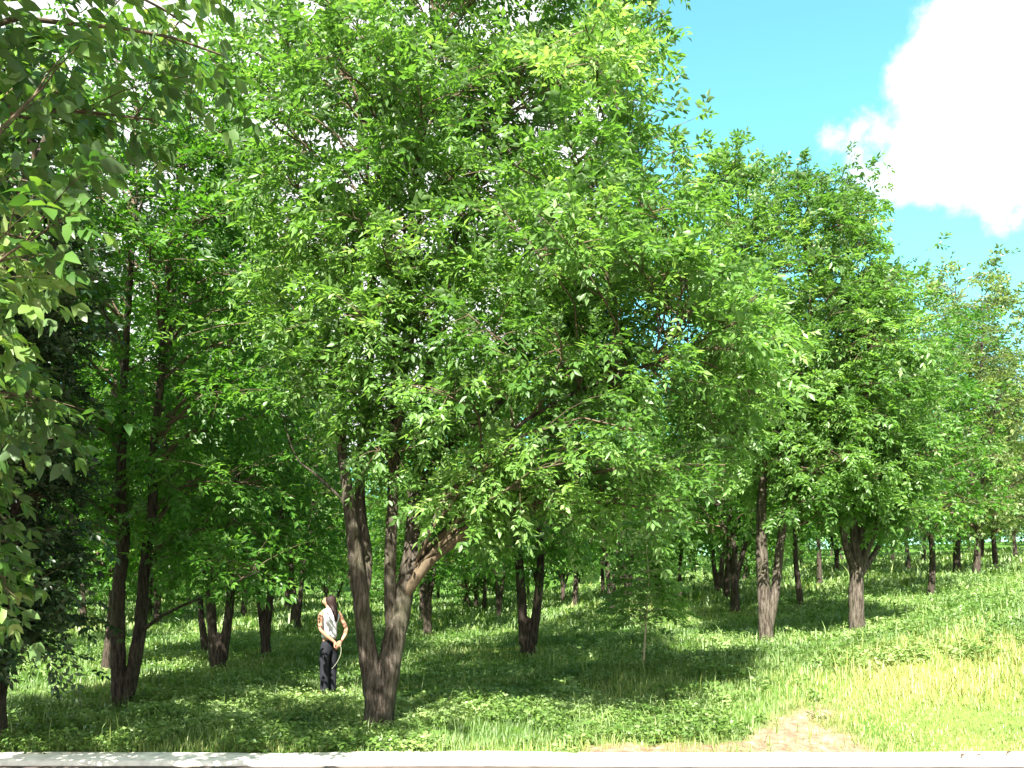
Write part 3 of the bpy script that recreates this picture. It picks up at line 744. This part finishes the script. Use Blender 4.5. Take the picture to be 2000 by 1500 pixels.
# pale stalk held behind her back
c, s_ = math.cos(W.rotation_euler.z), math.sin(W.rotation_euler.z)
def wl(x, y, z): return (ft[0] + x * c - y * s_, ft[1] + x * s_ + y * c, ft[2] + z)
tb = Tubes(); q, r = resample(np.array([wl(.03, -.235, .90), wl(.05, -.25, .80), wl(.02, -.27, .70), wl(-.06, -.28, .58), wl(-.15, -.27, .49)]), [.003, .003, .003, .003, .002], 16); tb.add(q, r, 6)
o = tb.build('grass_stalk', plain_mat('pale_stalk', (.34, .36, .26), .8, .2, 20)); tag(o, 'thin pale stalk held in the hands behind the back of the woman', 'stalk')

# ------------------------------------------------------------------ fallen leaves on the kerb
rg = np.random.default_rng(9)
m_dead = plain_mat('dead_leaf', (.09, .06, .035), .8, .4, 30)
for px, dyy, lab in [(1884, 9.36, 'dark dead leaf on the pale kerb, left of a group of three'), (1915, 9.34, 'curled dark dead leaf on the pale kerb, middle of three'), (1974, 9.5, 'dark dead leaf on the pale kerb, nearest the right edge')]:
    x = (px - 1000) / F * dyy
    n = 9; t = np.linspace(0, 1, n); a = rg.uniform(-.5, .5); L, Wd = .11, .05
    w = Wd * np.sin(np.pi * t ** .8) * .5 + .002
    cz = .03 * np.sin(np.pi * t) + .006
    mid = np.stack([t * L - L / 2, 0 * t, cz], 1); lf = np.stack([t * L - L / 2, w, cz + .5 * w], 1); rt_ = np.stack([t * L - L / 2, -w, cz + .4 * w], 1)
    V = np.concatenate([lf, mid, rt_]); i = np.arange(n - 1)
    q = np.concatenate([np.stack([i, i + 1, i + n + 1, i + n], 1), np.stack([i + n, i + n + 1, i + 2 * n + 1, i + 2 * n], 1)])
    o = mesh_from('fallen_leaf', V, [q], m_dead, loc=(x, dyy, .014)); o.rotation_euler = (0, 0, a)
    tag(o, lab, 'leaf', 'dead leaves on the kerb')

# ------------------------------------------------------------------ sky, sun, camera
sdir = Vector((-.17, -.90, .86)).normalized()
wd = bpy.data.worlds.new('World'); sc.world = wd; wd.use_nodes = True
nt = wd.node_tree; nt.nodes.clear()
out = N(nt, 'ShaderNodeOutputWorld'); bg = N(nt, 'ShaderNodeBackground'); bg.inputs[1].default_value = .055
sky = N(nt, 'ShaderNodeTexSky', sky_type='NISHITA'); sky.sun_disc = False
sky.sun_elevation = math.asin(sdir.z); sky.sun_rotation = math.atan2(sdir.x, sdir.y)
sky.air_density = 1.0; sky.dust_density = .6; sky.ozone_density = 2.0
tc = N(nt, 'ShaderNodeTexCoord')
def dirv(px, py): return norm(np.array(px, float)) if isinstance(px, tuple) else norm(np.array([(px - 1000) / F, 1.0, (HOR - py) / F]))
ns = N(nt, 'ShaderNodeTexNoise'); ns.inputs['Scale'].default_value = 14.0; ns.inputs['Detail'].default_value = 9; ns.inputs['Roughness'].default_value = .58
nt.links.new(tc.outputs['Generated'], ns.inputs[0])
acc = None
for px, py, r in [(2010, 60, 135), (1905, 210, 120), (1880, 300, 60), (2050, 240, 120), (1672, 300, 34), (1760, 320, 25), (1960, 330, 40), (1850, -5, 30), (640, 330, 500), (2250, 60, 240), (-300, 300, 400), ((-.5, -1, .55), 0, 1350), ((.9, -.7, .5), 0, 1100), ((-1, .1, .7), 0, 700)]:  # last three are unseen clouds, added to make the fill light neutral
    dn = N(nt, 'ShaderNodeVectorMath', operation='DISTANCE'); dn.inputs[1].default_value = tuple(dirv(px, py)); nt.links.new(tc.outputs['Generated'], dn.inputs[0])
    dv = N(nt, 'ShaderNodeMath', operation='MULTIPLY_ADD'); dv.inputs[1].default_value = F / 100; dv.inputs[2].default_value = 1 - r / 100; nt.links.new(dn.outputs['Value'], dv.inputs[0])
    if acc is None: acc = dv.outputs[0]
    else:
        mn = N(nt, 'ShaderNodeMath', operation='SMOOTH_MIN'); mn.inputs[2].default_value = .5; nt.links.new(acc, mn.inputs[0]); nt.links.new(dv.outputs[0], mn.inputs[1]); acc = mn.outputs[0]
s1 = N(nt, 'ShaderNodeMath', operation='MULTIPLY_ADD'); s1.inputs[1].default_value = 2.6; s1.inputs[2].default_value = -1.3; nt.links.new(ns.outputs[0], s1.inputs[0])
ad = N(nt, 'ShaderNodeMath', operation='SUBTRACT'); nt.links.new(acc, ad.inputs[0]); nt.links.new(s1.outputs[0], ad.inputs[1])
mr = N(nt, 'ShaderNodeMapRange', interpolation_type='SMOOTHSTEP'); mr.inputs[1].default_value = 1.34; mr.inputs[2].default_value = .74; nt.links.new(ad.outputs[0], mr.inputs[0])
tint = N(nt, 'ShaderNodeMix', data_type='RGBA', blend_type='MULTIPLY'); tint.inputs[0].default_value = 1; tint.inputs[7].default_value = (1.1, 1.95, 1.5, 1)
nt.links.new(sky.outputs[0], tint.inputs[6])
cm = N(nt, 'ShaderNodeMix', data_type='RGBA'); cm.inputs[7].default_value = (6.6, 6.6, 6.65, 1)
nt.links.new(mr.outputs[0], cm.inputs[0]); nt.links.new(tint.outputs[2], cm.inputs[6])
nt.links.new(cm.outputs[2], bg.inputs[0]); nt.links.new(bg.outputs[0], out.inputs[0])

sl = bpy.data.lights.new('sun', 'SUN'); sl.energy = 5.0; sl.angle = math.radians(.53); sl.color = (1, .955, .87)
so_ = bpy.data.objects.new('sun', sl); COL.objects.link(so_); so_.rotation_euler = sdir.to_track_quat('Z', 'Y').to_euler(); so_.location = (0, -10, 30)

cd = bpy.data.cameras.new('camera'); cam = bpy.data.objects.new('camera', cd); COL.objects.link(cam)
cam.location = (0, 0, CAMZ); cam.rotation_euler = (math.radians(90), 0, 0)
cd.sensor_width = 36; cd.lens = 36 * F / 2000; cd.shift_y = (HOR - 750) / 2000; cd.clip_end = 3000; cd.clip_start = .05
sc.camera = cam
sc.view_settings.view_transform = 'Standard'; sc.view_settings.look = 'None'; sc.view_settings.exposure = 2.22; sc.view_settings.gamma = 1
sc.render.engine = 'CYCLES'
cy = sc.cycles
cy.max_bounces = 6; cy.transmission_bounces = 5; cy.diffuse_bounces = 4; cy.glossy_bounces = 2; cy.use_denoising = True
